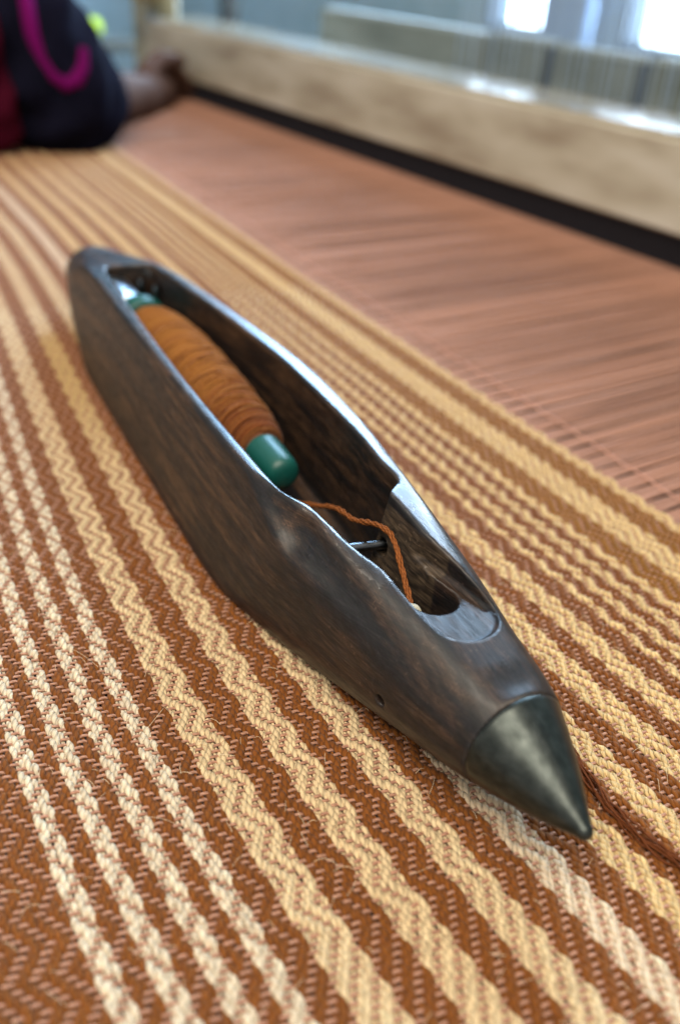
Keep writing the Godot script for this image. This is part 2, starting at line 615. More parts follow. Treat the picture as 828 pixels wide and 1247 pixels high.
func yarn_mat(sd: int, fibre: float, sheen: float) -> StandardMaterial3D:
	# plied yarn: twist as a normal map, fibres as streaks of tone; u runs along in twist lengths, v around
	var im := Image.create(128, 64, false, Image.FORMAT_RGB8)
	var hm := Image.create(128, 64, false, Image.FORMAT_RGB8)
	var r := RandomNumberGenerator.new()
	r.seed = sd
	var nz := FastNoiseLite.new()
	nz.seed = sd
	nz.frequency = 1.0
	for x in 128:
		for y in 64:
			var p := x / 128.0
			var q := y / 64.0
			var ph := fposmod(p * 2.0 + q * 2.0, 1.0)
			var ply := sqrt(absf(sin(PI * ph)))
			var a := TAU * (p * 1.0 + q)
			var b := TAU * p
			var streak := nz.get_noise_3d(cos(a) * 1.8, sin(a) * 1.8, cos(b) * 0.5) + 0.6 * nz.get_noise_3d(cos(a) * 4.0 + 9.0, sin(a) * 4.0, sin(b) * 1.1)
			var h := clampf(0.25 + 0.5 * ply + 0.25 * streak, 0, 1)
			hm.set_pixel(x, y, Color(h, h, h))
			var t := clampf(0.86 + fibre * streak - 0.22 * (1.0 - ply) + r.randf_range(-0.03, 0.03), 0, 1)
			im.set_pixel(x, y, Color(t, t, t))
	hm.bump_map_to_normal_map(3.0)
	var m := StandardMaterial3D.new()
	m.vertex_color_use_as_albedo = true
	m.albedo_texture = ImageTexture.create_from_image(im)
	m.normal_enabled = true
	m.normal_texture = ImageTexture.create_from_image(hm)
	m.normal_scale = 1.6
	m.roughness = 0.75
	m.metallic_specular = 0.22
	m.rim_enabled = true
	m.rim = sheen * 0.4
	m.rim_tint = 0.9
	return m


func cloth() -> void:
	var node := thing("woven_cloth", "striped cream and brown twill cloth on the loom under the shuttle", "cloth")
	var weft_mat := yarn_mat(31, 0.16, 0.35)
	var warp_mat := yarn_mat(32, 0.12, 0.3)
	# picks per stripe counted from the fell, cream and brown in turn
	var counts := [5, 10, 12, 10, 4, 4, 4, 4, 4, 4, 3, 7, 8, 7, 9, 8, 8, 9, 8, 8, 8, 8, 8, 8, 8, 8, 8, 6, 4, 4, 4, 4, 4, 4, 4, 20, 4, 4, 4, 4, 4, 4, 4, 8, 8, 8, 8]
	# threading: which way the twill line steps at each end
	var first := -690
	var last := 52
	var phase := PackedInt32Array()
	var p := 0
	for e in range(first, last + 1):
		phase.append(p)
		var step := 1
		if e < -46:
			step = 1 if posmod(e, 8) < 4 else -1
		elif e > 22:
			step = 1 if posmod(e, 8) < 4 else -1
		p += step
	var near := -262
	var total := 0
	for c in counts:
		total += c
	var pick := 0
	for s in counts.size():
		var cream := s % 2 == 0
		var v := PackedVector3Array()
		var n := PackedVector3Array()
		var idx := PackedInt32Array()
		var uv := PackedVector2Array()
		var col := PackedColorArray()
		for j in range(pick, pick + counts[s]):
			var tone := rng.randf_range(0.90, 1.05)
			var warm := rng.randf_range(-0.03, 0.03)
			var c := Color(0.95, 0.72, 0.42) if cream else Color(0.285, 0.093, 0.018)
			if cream and pick < 130:  # cream tints by row carry the warmth and paleness of the light
				c = Color(0.94, 0.66, 0.31)
			elif cream and pick > 195:
				c = Color(0.95, 0.78, 0.55)
			elif cream and s == 20:
				c = Color(0.94, 0.73, 0.50)
			if not cream and pick < 40:
				c = Color(0.36, 0.145, 0.016)
			c = Color(c.r * tone, c.g * (tone + warm * 0.5), c.b * (tone + warm))
			var off := rng.randf_range(-0.06, 0.06)
			var thick := rng.randf_range(0.94, 1.07) * (1.0 if cream else 0.98)
			var r0 := rng.randf() * 10.0
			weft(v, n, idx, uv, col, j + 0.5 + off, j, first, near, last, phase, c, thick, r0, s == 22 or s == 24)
		pick += counts[s]
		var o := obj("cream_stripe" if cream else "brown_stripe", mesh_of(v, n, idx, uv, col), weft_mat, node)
		if cream and s == 18:
			o.set_meta("label", "pinkish cream stripe passing under the nose of the shuttle")
	warp_in_cloth(node, first, near, last, total, phase, warp_mat)
	# lint and fibre ends standing out of the yarn
	var lv := PackedVector3Array()
	var ln := PackedVector3Array()
	var li := PackedInt32Array()
	var lu := PackedVector2Array()
	var lc := PackedColorArray()
	for k in 900:
		var lx := rng.randf_range(-0.24, -0.03)
		var lz := fell_z(lx, rng.randf_range(55.0, 245.0))
		var a := rng.randf() * TAU
		var d := Vector3(cos(a), 0, sin(a))
		var bend := Vector3(-sin(a), 0, cos(a)) * rng.randf_range(-0.8, 0.8)
		var l := rng.randf_range(0.0012, 0.0045) * (2.2 if k < 40 else 1.0)
		var pts := PackedVector3Array()
		var rr := PackedFloat32Array()
		var lift := rng.randf_range(0.0004, 0.0014)
		for q in 5:
			var t := q / 4.0
			pts.append(Vector3(lx, 0.0006 + lift * sin(PI * t * 0.85), lz) + d * (l * t) + bend * (l * t * t * 0.6))
			rr.append(0.000045)
		tube_into(lv, ln, li, lu, pts, rr, 3, false)
		var fc := Color(0.85, 0.68, 0.46) if rng.randf() < 0.55 else Color(0.34, 0.13, 0.04)
		while lc.size() < lv.size():
			lc.append(fc)
	var fm := matte(Color.WHITE, 0.9)
	fm.vertex_color_use_as_albedo = true
	var lint := obj("stray_fibres", mesh_of(lv, ln, li, lu, lc), fm, node)
	lint.set_meta("kind", "stuff")


func weft(v: PackedVector3Array, n: PackedVector3Array, idx: PackedInt32Array, uv: PackedVector2Array, col: PackedColorArray, pv: float, j: int, first: int, near: int, last: int, phase: PackedInt32Array, c: Color, thick: float, r0: float, yellow_stretch: bool) -> void:
	var sk := skew(pv)
	# far stretch in coarse steps, near stretch two samples to each end
	for zone in 2:
		var e0 := first if zone == 0 else near
		var e1 := near if zone == 0 else last
		var step := 2.0 if zone == 0 else 0.5
		var sides := 3 if zone == 0 else 5
		var count := int((e1 - e0) / step) + 1
		var base := v.size()
		var prev_y := 0.0
		for q in count:
			var e := e0 + q * step
			var wave := 0.0
			if zone == 0:
				var a := phase[int(e) - first] - j
				wave = (1.0 if posmod(a, 4) > 1 else -1.0) * 0.8
			else:
				var lo := int(floor(e))
				var hi := mini(int(ceil(e)), last)
				var wa := 1.0 if posmod(phase[lo - first] - j, 4) > 1 else -1.0
				var wb := 1.0 if posmod(phase[hi - first] - j, 4) > 1 else -1.0
				wave = (wa + wb) * 0.5
				if lo != hi and wa == wb:
					wave *= 1.12
			var x := e * PITCH + sk
			var z := fell_z(x, pv)
			var dz := (fell_z(x + 0.002, pv) - z) / 0.002
			var jit := 0.00013 * noise.get_noise_2d(e * 0.35, pv * 3.7)
			var y := wave * (0.00036 if wave > 0.0 else 0.00030) + sway(x, z) + jit
			z += 0.00016 * noise.get_noise_2d(e * 0.07, pv * 0.8) + 0.00007 * noise.get_noise_2d(e * 0.4, pv * 1.9)
			var rad := thick * (1.0 + 0.07 * wave + 0.10 * noise.get_noise_2d(e * 0.5 + 40.0, pv * 5.1))
			var rh := 0.00056 * rad * (1.0 + 0.26 * maxf(wave, 0.0) + 0.24 * minf(wave, 0.0))
			var rv := 0.00043 * rad
			var slope := 0.0 if q == 0 else clampf((y - prev_y) / (step * PITCH), -0.5, 0.5)
			prev_y = y
			var l := sqrt(1.0 + dz * dz)
			var along := Vector3(1.0 / l, slope, dz / l)
			var side := Vector3(-dz / l, 0, 1.0 / l)
			var upv := Vector3(-slope * along.x, 1, -slope * along.z)
			var t := 1.0 + 0.10 * noise.get_noise_2d(e * 0.22, pv * 2.3 + 77.0)
			var cc := Color(c.r * t, c.g * t, c.b * t)
			if yellow_stretch:  # cream turns yellower along one stretch of these stripes
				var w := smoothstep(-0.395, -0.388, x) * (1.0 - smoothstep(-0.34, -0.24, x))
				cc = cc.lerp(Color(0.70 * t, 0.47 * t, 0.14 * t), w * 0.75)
			for k in sides:
				var a := lerpf(-0.45, PI + 0.45, float(k) / (sides - 1))
				var ca := cos(a)
				var sa := sin(a)
				v.append(Vector3(x, y, z) + side * (ca * rh) + Vector3(0, sa * rv, 0))
				n.append((side * ca + upv * (sa * 1.15)).normalized())
				uv.append(Vector2(e * PITCH / 0.0044 + r0, float(k) / (sides - 1) * 0.62 + r0))
				col.append(cc)
		for q in count - 1:
			for k in sides - 1:
				var a := base + q * sides + k
				var b := a + sides
				idx.append_array([a, a + 1, b, a + 1, b + 1, b])


func warp_in_cloth(node: Node3D, first: int, near: int, last: int, total: int, phase: PackedInt32Array, mat: Material) -> void:
	var v := PackedVector3Array()
	var n := PackedVector3Array()
	var idx := PackedInt32Array()
	var uv := PackedVector2Array()
	var col := PackedColorArray()
	for e in range(first, last + 1):
		var far := e < near
		var tone := rng.randf_range(0.88, 1.06)
		var c := Color(0.68 * tone, 0.355 * tone, 0.235 * tone)
		var off := rng.randf_range(-0.08, 0.08)
		var r0 := rng.randf() * 5.0
		var base := v.size()
		var step := 2 if far else 1
		var sides := 3 if far else 4
		var rows := 0
		var prev := 0.0
		for j in range(0, total, step):
			var pv := j + 0.5
			var x := (e + off) * PITCH + skew(pv)
			var z := fell_z(x, pv)
			var upw := 1.0 if posmod(phase[e - first] - j, 4) < 2 else -1.0
			if far:
				upw = 0.1
			# while it passes over two picks the end arches
			var y := upw * 0.00027 + sway(x, z)
			var slope := clampf((y - prev) / 0.0009, -0.5, 0.5)
			prev = y
			var dx := (skew(pv + 1.0) - skew(pv)) / 0.00088
			var al := Vector3(dx, 0, 1).normalized()
			var side := Vector3(al.z, 0, -al.x)
			for k in sides:
				var a := lerpf(-0.3, PI + 0.3, float(k) / (sides - 1))
				v.append(Vector3(x, y, z) - side * (cos(a) * 0.00042) + Vector3(0, sin(a) * 0.00030, 0))
				n.append((-side * cos(a) + (Vector3.UP - al * slope) * (sin(a) * 1.2)).normalized())
				uv.append(Vector2(z / 0.003 + r0, float(k) / (sides - 1) * 0.6 + r0))
				col.append(c)
			rows += 1
		for q in rows - 1:
			for k in sides - 1:
				var a := base + q * sides + k
				var b := a + sides
				idx.append_array([a, a + 1, b, a + 1, b + 1, b])
	var o := obj("warp_threads", mesh_of(v, n, idx, uv, col), mat, node)
	o.set_meta("kind", "stuff")
	o.set_meta("label", "salmon pink warp threads woven through the stripes")


# The unwoven warp from the fell to the reed.
func warp_sheet() -> void:
	var v := PackedVector3Array()
	var n := PackedVector3Array()
	var idx := PackedInt32Array()
	var uv := PackedVector2Array()
	var col := PackedColorArray()
	for e in range(-690, 53):
		for half in 2:
			var x0 := e * PITCH + (half - 0.5) * 0.00062
			var grp := posmod(e, 5)
			var shift := (grp - 2) * -0.00020 + rng.randf_range(-0.00020, 0.00020)
			var z0 := fell_z(x0, 0.0) + 0.0009
			var z1 := -0.486 - 0.0933 * x0 + 0.016
			z1 = z1 - 0.020
			var drop := rng.randf_range(-0.0009, 0.0008)
			var tone := rng.randf_range(0.70, 1.12)
			var c := Color(0.64 * tone, 0.330 * tone, 0.225 * tone)
			var base := v.size()
			for q in 9:
				var t: float = [0.0, 0.025, 0.05, 0.075, 0.11, 0.2, 0.45, 0.75, 1.0][q]
				var bunch: float = [0.3, 1.6, 2.0, 1.4, 0.9, 0.7, 0.9, 1.0, 1.0][q]
				var z := lerpf(z0, z1, t)
				var x := x0 + shift * bunch + (z0 - z) * -0.062
				var y := drop * sin(PI * minf(t * 1.2, 1.0)) + (0.0004 if half == 0 else -0.0004) * sin(PI * t) + 0.0004 * noise.get_noise_2d(x * 25.0, z * 4.0) * sin(PI * t)
				for k in 4:
					var a := lerpf(-0.2, PI + 0.2, k / 3.0)
					v.append(Vector3(x - cos(a) * 0.00047, y + sin(a) * 0.00034, z))
					n.append(Vector3(-cos(a), sin(a), 0))
					uv.append(Vector2(z / 0.003, k / 3.0 * 0.6))
					col.append(c)
			for q in 8:
				for k in 3:
					var a := base + q * 4 + k
					var b := a + 4
					idx.append_array([a, b, a + 1, a + 1, b, b + 1])
	var o := obj("warp_sheet", mesh_of(v, n, idx, uv, col), yarn_mat(33, 0.12, 0.3))
	o.set_meta("kind", "stuff")
	tag(o, "sheet of salmon pink warp threads stretched from cloth edge to the reed", "warp threads")
	# one loose pick lying just ahead of the fell
	var pts := []
	var rr := []
	for q in 160:
		var x := -1.08 + q * 0.0072
		pts.append(Vector3(x, 0.0007 + 0.0003 * sin(q * 2.1), fell_z(x, 0.0) - 0.0128 + 0.0006 * sin(q * 0.31)))
		rr.append(0.00030)
	var lp := obj("loose_pick", tube(pts, rr, 6), matte(lin(0.62, 0.33, 0.24), 0.85))
	tag(lp, "single pink thread lying across the warp just beyond the cloth edge", "thread")


# ------------------------------------------------------------------ the shuttle
var T := {}
const LEN := 40.0


func table(points: Array) -> PackedFloat32Array:
	# points: [s, value] pairs; cubic between them, sampled every half millimetre
	var out := PackedFloat32Array()
	var n := points.size()
	var k := 0
	for q in 822:
		var s := q * 0.05 - 0.5
		while k < n - 2 and s > points[k + 1][0]:
			k += 1
		var s0: float = points[k][0]
		var s1: float = points[k + 1][0]
		var t := clampf((s - s0) / (s1 - s0), 0.0, 1.0)
		var pa: Array = points[maxi(k - 1, 0)]
		var pb: Array = points[mini(k + 2, n - 1)]
		var m0: float = (points[k + 1][1] - pa[1]) / maxf(points[k + 1][0] - pa[0], 0.01) * (s1 - s0)
		var m1: float = (pb[1] - points[k][1]) / maxf(pb[0] - points[k][0], 0.01) * (s1 - s0)
		var t2 := t * t
		var t3 := t2 * t
		out.append((2 * t3 - 3 * t2 + 1) * points[k][1] + (t3 - 2 * t2 + t) * m0 + (-2 * t3 + 3 * t2) * points[k + 1][1] + (t3 - t2) * m1)
	return out


func at_s(tab: PackedFloat32Array, s: float) -> float:
	var q := clampf((s + 0.5) * 20.0, 0.0, 819.9)
	var i := int(q)
	return lerpf(tab[i], tab[i + 1], q - i)


func capsule(s: float, y: float, t: float, a: Vector3, b: Vector3, ra: float, rb: float) -> float:
	var p := Vector3(s, y, t) - a
	var ab := b - a
	var k := clampf(p.dot(ab) / ab.length_squared(), 0.0, 1.0)
	return (p - ab * k).length() - lerpf(ra, rb, k)


var t_hy: PackedFloat32Array
var t_hl: PackedFloat32Array
var t_hr: PackedFloat32Array
var t_n: PackedFloat32Array
var t_deck: PackedFloat32Array
var t_plane: PackedFloat32Array
var t_il: PackedFloat32Array
var t_ir: PackedFloat32Array


func body_sdf(s: float, y: float, t: float) -> float:
	var q := clampf((s + 0.5) * 20.0, 0.0, 819.9)
	var i := int(q)
	var fr := q - i
	var hy := lerpf(t_hy[i], t_hy[i + 1], fr)
	var n := lerpf(t_n[i], t_n[i + 1], fr)
	var tc := -0.2
	var hw := lerpf(t_hl[i], t_hl[i + 1], fr) if t > tc else lerpf(t_hr[i], t_hr[i + 1], fr)
	var ay := absf(y - 1.95) / hy
	var at := absf(t - tc) / hw
	var d := (pow(pow(ay, n) + pow(at, n), 1.0 / n) - 1.0) * minf(hy, hw)
	var deck := lerpf(t_deck[i], t_deck[i + 1], fr)
	d = smax(d, y - deck, 0.14)
	d = smax(d, t - lerpf(t_plane[i], t_plane[i + 1], fr) - 0.15 * (4.1 - y), 0.12)
	d = smax(d, -y, 0.25)
	d = smax(d, 2.52 - s, 0.04)
	d = smax(d, s - 34.5, 0.04)
	if s < 13.0:
		# thumb groove along the upper left of the nose
		var g := smin(capsule(s, y, t, Vector3(12.6, 4.55, 2.35), Vector3(8.6, 3.95, 2.16), 0.15, 0.74), capsule(s, y, t, Vector3(8.6, 3.95, 2.16), Vector3(4.2, 3.15, 1.62), 0.74, 0.38), 0.2)
		d = smax(d, -g, 0.15)
	if y < 0.4 or s < 3.6 or s > 30.0:
		return d
	# bobbin well
	var il := lerpf(t_il[i], t_il[i + 1], fr)
	var ir := lerpf(t_ir[i], t_ir[i + 1], fr)
	if s < 10.2:
		var lean := clampf((9.35 - s) / 0.35, 0.0, 1.0)
		ir += lean * (0.05 + 0.22 * maxf(3.95 - y, 0.0))
	var c := smax(t - il, ir - t, 0.1)
	c = smax(c, s - 28.7 + 0.25 * t * t, 0.3)
	c = smax(c, 6.75 - s, 0.12)
	c = smax(c, 0.75 - y, 0.3)
	d = smax(d, -c, 0.10)
	if s < 11.0:
		# rounded slot towards the nose, with the hole through its floor
		var b := capsule(s, 0.0, t, Vector3(5.78, 0, -0.20), Vector3(9.0, 0, 0.48), 0.54, 0.72)
		b = smax(b, 1.5 - y, 0.25)
		b = smax(b, t - il, 0.08)
		d = smax(d, -b, 0.10)
		# shallow shelf round the slot
		var e := capsule(s, 0.0, t, Vector3(4.98, 0, -0.30), Vector3(7.0, 0, -0.06), 0.85, 0.80)
		e = smax(e, deck - 0.12 - 0.17 * maxf(s - 4.1, 0.0) - y, 0.10)
		e = smax(e, t - il - 0.02, 0.06)
		d = smax(d, -e, 0.07)
		# scored groove at the foot of the shelf wall
		d = smax(d, -capsule(s, y, t, Vector3(6.9, deck - 0.56, -0.70), Vector3(5.0, deck - 0.26, -1.02), 0.07, 0.05), 0.05)
		d = smax(d, -(Vector2(s - 5.62, t + 0.30).length() - 0.24), 0.05)
		# peg hole in the side of the nose and the drilled pin hole
		d = smax(d, -capsule(s, y, t, Vector3(4.95, 1.62, 2.2), Vector3(5.0, 1.55, 0.7), 0.14, 0.13), 0.05)
		d = smax(d, -capsule(s, y, t, Vector3(8.72, 2.72, 0.0), Vector3(8.66, 2.70, -1.25), 0.24, 0.22), 0.04)
	return d


func shuttle() -> void:
	t_hy = table([[-0.5, 0.1], [0, 0.15], [2.5, 1.19], [5, 1.74], [7.5, 2.2], [10, 2.5], [13, 2.6], [24, 2.6], [27, 2.5], [29.5, 2.2], [32, 1.74], [34.5, 1.19], [37, 0.15], [40, 0.15]])
	t_hl = table([[-0.5, 0.1], [0, 0.3], [2.5, 1.21], [5, 1.74], [7.5, 2.12], [9.5, 2.44], [12, 2.85], [17, 3.2], [24, 3.0], [27.5, 2.5], [31, 1.9], [34.5, 1.15], [37, 0.3], [40, 0.3]])
	t_hr = table([[-0.5, 0.1], [0, 0.1], [2.5, 1.21], [4.5, 1.50], [6, 1.67], [7.5, 1.72], [10, 1.86], [13.4, 2.26], [17, 2.46], [21, 2.22], [25.5, 1.82], [28, 1.65], [31, 1.45], [34.5, 1.1], [37, 0.1], [40, 0.1]])
	t_n = table([[-0.5, 2], [2.5, 2], [5, 2.3], [7.5, 3], [10, 4], [13, 5], [25, 5], [28, 4], [31, 2.6], [34.5, 2], [40, 2]])
	t_deck = table([[-0.5, 5], [1, 5], [2.5, 3.25], [3.5, 3.3], [5, 3.55], [6.5, 3.78], [8, 3.97], [10, 4.1], [16, 4.1], [24, 4.1], [27, 4.1], [29, 3.97], [31, 3.7], [33, 3.4], [34.5, 3.3], [40, 3]])
	t_plane = table([[-0.5, 2.1], [8, 2.0], [10, 1.96], [14, 1.93], [20, 1.76], [24, 1.64], [29, 1.42], [34, 1.2], [40, 1.0]])
	t_il = table([[-0.5, 0.3], [4.2, 0.25], [4.6, 0.42], [5.5, 0.60], [6.6, 0.66], [7.2, 0.86], [7.8, 1.00], [8.6, 1.08], [9.2, 1.18], [9.7, 1.42], [10.2, 1.56], [12, 1.58], [16, 1.53], [20, 1.38], [24, 1.14], [27, 0.96], [29, 0.7], [40, 0.3]])
	t_ir = table([[-0.5, -0.90], [8.9, -0.90], [9.1, -0.98], [9.45, -1.36], [10.4, -1.42], [12, -1.62], [15.8, -1.85], [18, -1.88], [23, -1.58], [25, -1.38], [28.5, -1.08], [40, -0.8]])
	var basis_s := Vector3(-1, 0, -0.012).normalized()
	shuttle_frame = Transform3D(Basis(basis_s, Vector3.UP, basis_s.cross(Vector3.UP)), TIP)
	var node := thing("boat_shuttle", "dark polished wooden boat shuttle with metal point lying on the cloth", "shuttle")
	node.transform = shuttle_frame
	var xs := span(2.35, 13.0, 0.08)
	xs.append_array(span(13.1, 34.9, 0.17))
	var m := nets(body_sdf, xs, span(-0.2, 4.4, 0.08), span(-3.1, 3.4, 0.08))
	var v: PackedVector3Array = m[0]
	var col := PackedColorArray()
	var out := PackedVector3Array()
	var nn := PackedVector3Array()
	for q in v.size():
		var p := v[q]
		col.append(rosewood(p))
		out.append(Vector3(p.x, p.y, -p.z) * 0.01)
		var g: Vector3 = m[1][q]
		nn.append(Vector3(g.x, g.y, -g.z))
	var idx: PackedInt32Array = m[2]
	idx.reverse()
	var wood := StandardMaterial3D.new()
	wood.albedo_color = Color(1.0, 1.0, 1.0)
	wood.vertex_color_use_as_albedo = true
	wood.albedo_texture = worn_texture()
	wood.roughness = 1.0
	wood.roughness_texture = noise_tex(0.015, 4, 512, Color(0.33, 0.33, 0.33), Color(0.60, 0.60, 0.60), 43)
	wood.metallic_specular = 0.46
	wood.uv1_triplanar = true
	wood.uv1_scale = Vector3(14, 90, 90)
	wood.normal_enabled = true
	var nt := noise_tex(0.03, 3, 512, Color(0, 0, 0), Color(1, 1, 1), 44)
	nt.color_ramp = null
	nt.as_normal_map = true
	nt.bump_strength = 2.0
	wood.normal_texture = nt
	wood.normal_scale = 0.22
	# worn-smooth rim apart from the duller flanks
	var dull := PackedInt32Array()
	var rim := PackedInt32Array()
	for q in range(0, idx.size(), 3):
		var a := idx[q]
		var h := out[a].y * 100.0
		if nn[a].y > 0.86 and h > 3.55 and out[a].x > 0.062:
			rim.append_array([idx[q], idx[q + 1], idx[q + 2]])
		else:
			dull.append_array([idx[q], idx[q + 1], idx[q + 2]])
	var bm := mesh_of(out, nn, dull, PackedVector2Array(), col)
	var ra := bm.surface_get_arrays(0)
	ra[Mesh.ARRAY_INDEX] = rim
	bm.add_surface_from_arrays(Mesh.PRIMITIVE_TRIANGLES, ra)
	var polished: StandardMaterial3D = wood.duplicate()
	polished.roughness_texture = noise_tex(0.015, 4, 512, Color(0.20, 0.20, 0.20), Color(0.42, 0.42, 0.42), 45)
	polished.metallic_specular = 0.72
	bm.surface_set_material(0, wood)
	bm.surface_set_material(1, polished)
	var bo := obj("body", bm, wood, node)
	bo.material_override = null
	# metal point: a turned cone, slightly swollen
	var metal := StandardMaterial3D.new()
	metal.metallic = 0.9
	metal.albedo_color = Color(0.82, 0.82, 0.81)
	metal.uv1_triplanar = true
	metal.albedo_texture = noise_tex(0.02, 5, 512, Color(0.22, 0.24, 0.235), Color(0.42, 0.44, 0.43), 51, Color(0.31, 0.335, 0.33))
	metal.roughness = 1.0
	metal.roughness_texture = noise_tex(0.02, 3, 512, Color(0.28, 0.28, 0.28), Color(0.46, 0.46, 0.46), 52)
	metal.uv1_scale = Vector3(25, 40, 40)
	var fine := noise_tex(0.03, 3, 512, Color.BLACK, Color.WHITE, 53)
	fine.color_ramp = null
	fine.as_normal_map = true
	fine.bump_strength = 1.5
	metal.normal_enabled = true
	metal.normal_texture = fine
	metal.normal_scale = 0.08
	var prof := [Vector2(0.0, 0.0)]
	for k in 9:
		var a := PI / 2.0 * k / 8.0
		prof.append(Vector2(0.0018 - 0.0018 * cos(a) + 0.0001, 0.0019 * sin(a) * 0.92 + 0.00005))
	for k in range(1, 25):
		var t := k / 24.0
		prof.append(Vector2(0.0019 + 0.0232 * t, 0.00178 + 0.01015 * t + 0.0006 * sin(PI * t)))
	prof.append(Vector2(0.0253, 0.0114))
	var mid := func(x: float) -> Vector2: return Vector2(0.0195, 0.002 * minf(1.0, x / 0.025))
	obj("metal_point", lathe_x(prof, 64, mid), metal, node)
	var tail := []
	for p in prof:
		tail.append(Vector2(0.37 - p.x, p.y))
	tail.reverse()
	obj("metal_point", lathe_x(tail, 40, func(x: float) -> Vector2: return Vector2(0.0195, 0.002)), metal, node)
	# steel pin across the well
	var steel := StandardMaterial3D.new()
	steel.metallic = 1.0
	steel.albedo_color = Color(0.42, 0.44, 0.46)
	steel.roughness = 0.3
	obj("steel_pin", tube([Vector3(0.0868, 0.0272, 0.0122), Vector3(0.0905, 0.0280, -0.0135)], [0.00125, 0.00125], 16), steel, node)
	# spring clip and pegs that hold the bobbin's spindle at the tail
	var bright := StandardMaterial3D.new()
	bright.metallic = 1.0
	bright.albedo_color = Color(0.80, 0.86, 0.92)
	bright.roughness = 0.28
	var clip := obj("spring_clip", bevel_box(Vector3(0.020, 0.0022, 0.0085), 0.0009), bright, node)
	clip.position = Vector3(0.2800, 0.0325, -0.0012)
	clip.rotation = Vector3(0.32, 0.12, 0.18)
	obj("clip_post", tube([Vector3(0.2800, 0.012, -0.0012), Vector3(0.2800, 0.031, -0.0012)], [0.0024, 0.0024], 12), bright, node)
	for pg in [[0.2830, 0.0065], [0.2745, 0.0100]]:
		obj("peg", tube([Vector3(pg[0], 0.020, pg[1]), Vector3(pg[0], 0.0335, pg[1]), Vector3(pg[0], 0.0345, pg[1])], [0.0016, 0.0016, 0.0009], 12), steel, node)
	# pale eyelet in the left wall of the slot
	obj("thread_eye", tube([Vector3(0.0575, 0.0295, -0.0062), Vector3(0.0580, 0.0297, -0.0048), Vector3(0.0584, 0.0298, -0.0030), Vector3(0.0587, 0.0298, -0.0018), Vector3(0.0588, 0.0298, -0.0014)], [0.0022, 0.0025, 0.0024, 0.0017, 0.0004], 16), matte(lin(0.42, 0.40, 0.30), 0.6), node)


# Fine grain with pale specks and scratches of wear, tiling.
func worn_texture() -> ImageTexture:
	var im := Image.create(512, 512, false, Image.FORMAT_RGB8)
	var r := RandomNumberGenerator.new()
	r.seed = 77
	for x in 512:
		var a := TAU * x / 512.0
		for y in 512:
			var b := TAU * y / 512.0
			var g := 0.62 + 0.24 * noise.get_noise_3d(cos(a) * 2.0 + 5.0 * cos(b), sin(a) * 2.0 + 5.0 * sin(b), 3.0 * cos(b + 1.0)) + 0.22 * noise.get_noise_3d(cos(a) * 4.0, sin(a) * 4.0 + 16.0 * cos(b), 16.0 * sin(b))
			im.set_pixel(x, y, Color(g, g, g))
	for k in 150:
		var x := r.randi() % 512
		var y := r.randi() % 512
		var l := r.randi_range(4, 60)
		var slope := r.randf_range(-0.5, 0.5) if r.randf() < 0.7 else r.randf_range(-3.0, 3.0)
		var t := r.randf_range(0.75, 1.0) if r.randf() < 0.65 else 0.35
		for q in l:
			im.set_pixel(posmod(x + q, 512), posmod(y + int(q * slope), 512), Color(t, t, t))
	for k in 200:
		var x := r.randi() % 512
		var y := r.randi() % 512
		var w := r.randi_range(1, 3)
		var h := r.randi_range(6, 26)
		var t := r.randf_range(0.9, 1.0) if r.randf() < 0.7 else 0.25
		for q in w:
			for u in h:
				im.set_pixel(posmod(x + q, 512), posmod(y + u, 512), Color(t, t, t))
	return ImageTexture.create_from_image(im)


func rosewood(p: Vector3) -> Color:
	# growth rings of a plank cut off centre, wandering along the grain
	var w := noise.get_noise_3d(p.x * 0.09, p.y * 0.35, p.z * 0.35)
	var w2 := noise.get_noise_3d(p.x * 0.30 + 50.0, p.y * 0.9, p.z * 0.9)
	var r := Vector2(p.y + 2.2 + w * 0.9, p.z - 5.5 + w2 * 0.25).length()
	var ring := 0.5 + 0.5 * sin(r * 15.0 + w2 * 3.0)
	var streak := clampf(0.5 + 0.55 * noise.get_noise_3d(p.x * 0.16 + 9.0, p.y * 1.6 + 0.4 * w, p.z * 1.6 + 4.0) + 0.45 * noise.get_noise_3d(p.x * 0.30, p.y * 4.6, p.z * 4.6) + 0.35 * noise.get_noise_3d(p.x * 0.5, p.y * 10.0, p.z * 10.0), 0.0, 1.0)
	var pore := noise.get_noise_3d(p.x * 1.6, p.y * 16.0, p.z * 16.0)
	var k := clampf(streak * 0.75 + ring * 0.30 - 0.22, 0.0, 1.0)
	var a := Color(0.020, 0.017, 0.018).lerp(Color(0.150, 0.080, 0.044), k * k * (3.0 - 2.0 * k))
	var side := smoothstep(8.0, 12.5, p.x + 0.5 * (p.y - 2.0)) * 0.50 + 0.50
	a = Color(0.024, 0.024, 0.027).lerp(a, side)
	if p.x > 6.4 and p.x < 9.4 and p.z < 0.35 and p.z > -1.15 and p.y < 3.85 and p.y > 0.8:
		# end grain of the block beside the slot, lightened as if turned to the light
		var eg := 0.5 + 0.5 * sin(p.y * 26.0 + 5.0 * noise.get_noise_3d(p.x * 0.9, p.y * 0.8, p.z * 0.9))
		a = a.lerp(Color(0.15, 0.105, 0.068).lerp(Color(0.055, 0.040, 0.030), eg * eg), smoothstep(0.0, 0.15, 3.85 - p.y))
	var t := 1.0 + 0.30 * pore
	t *= 1.25
	return Color(a.r * t, a.g * t, a.b * t)


# ------------------------------------------------------------------ bobbin and threads
func in_shuttle(s: float, y: float, t: float) -> Vector3:
	return shuttle_frame * (Vector3(s, y, -t) * 0.01)


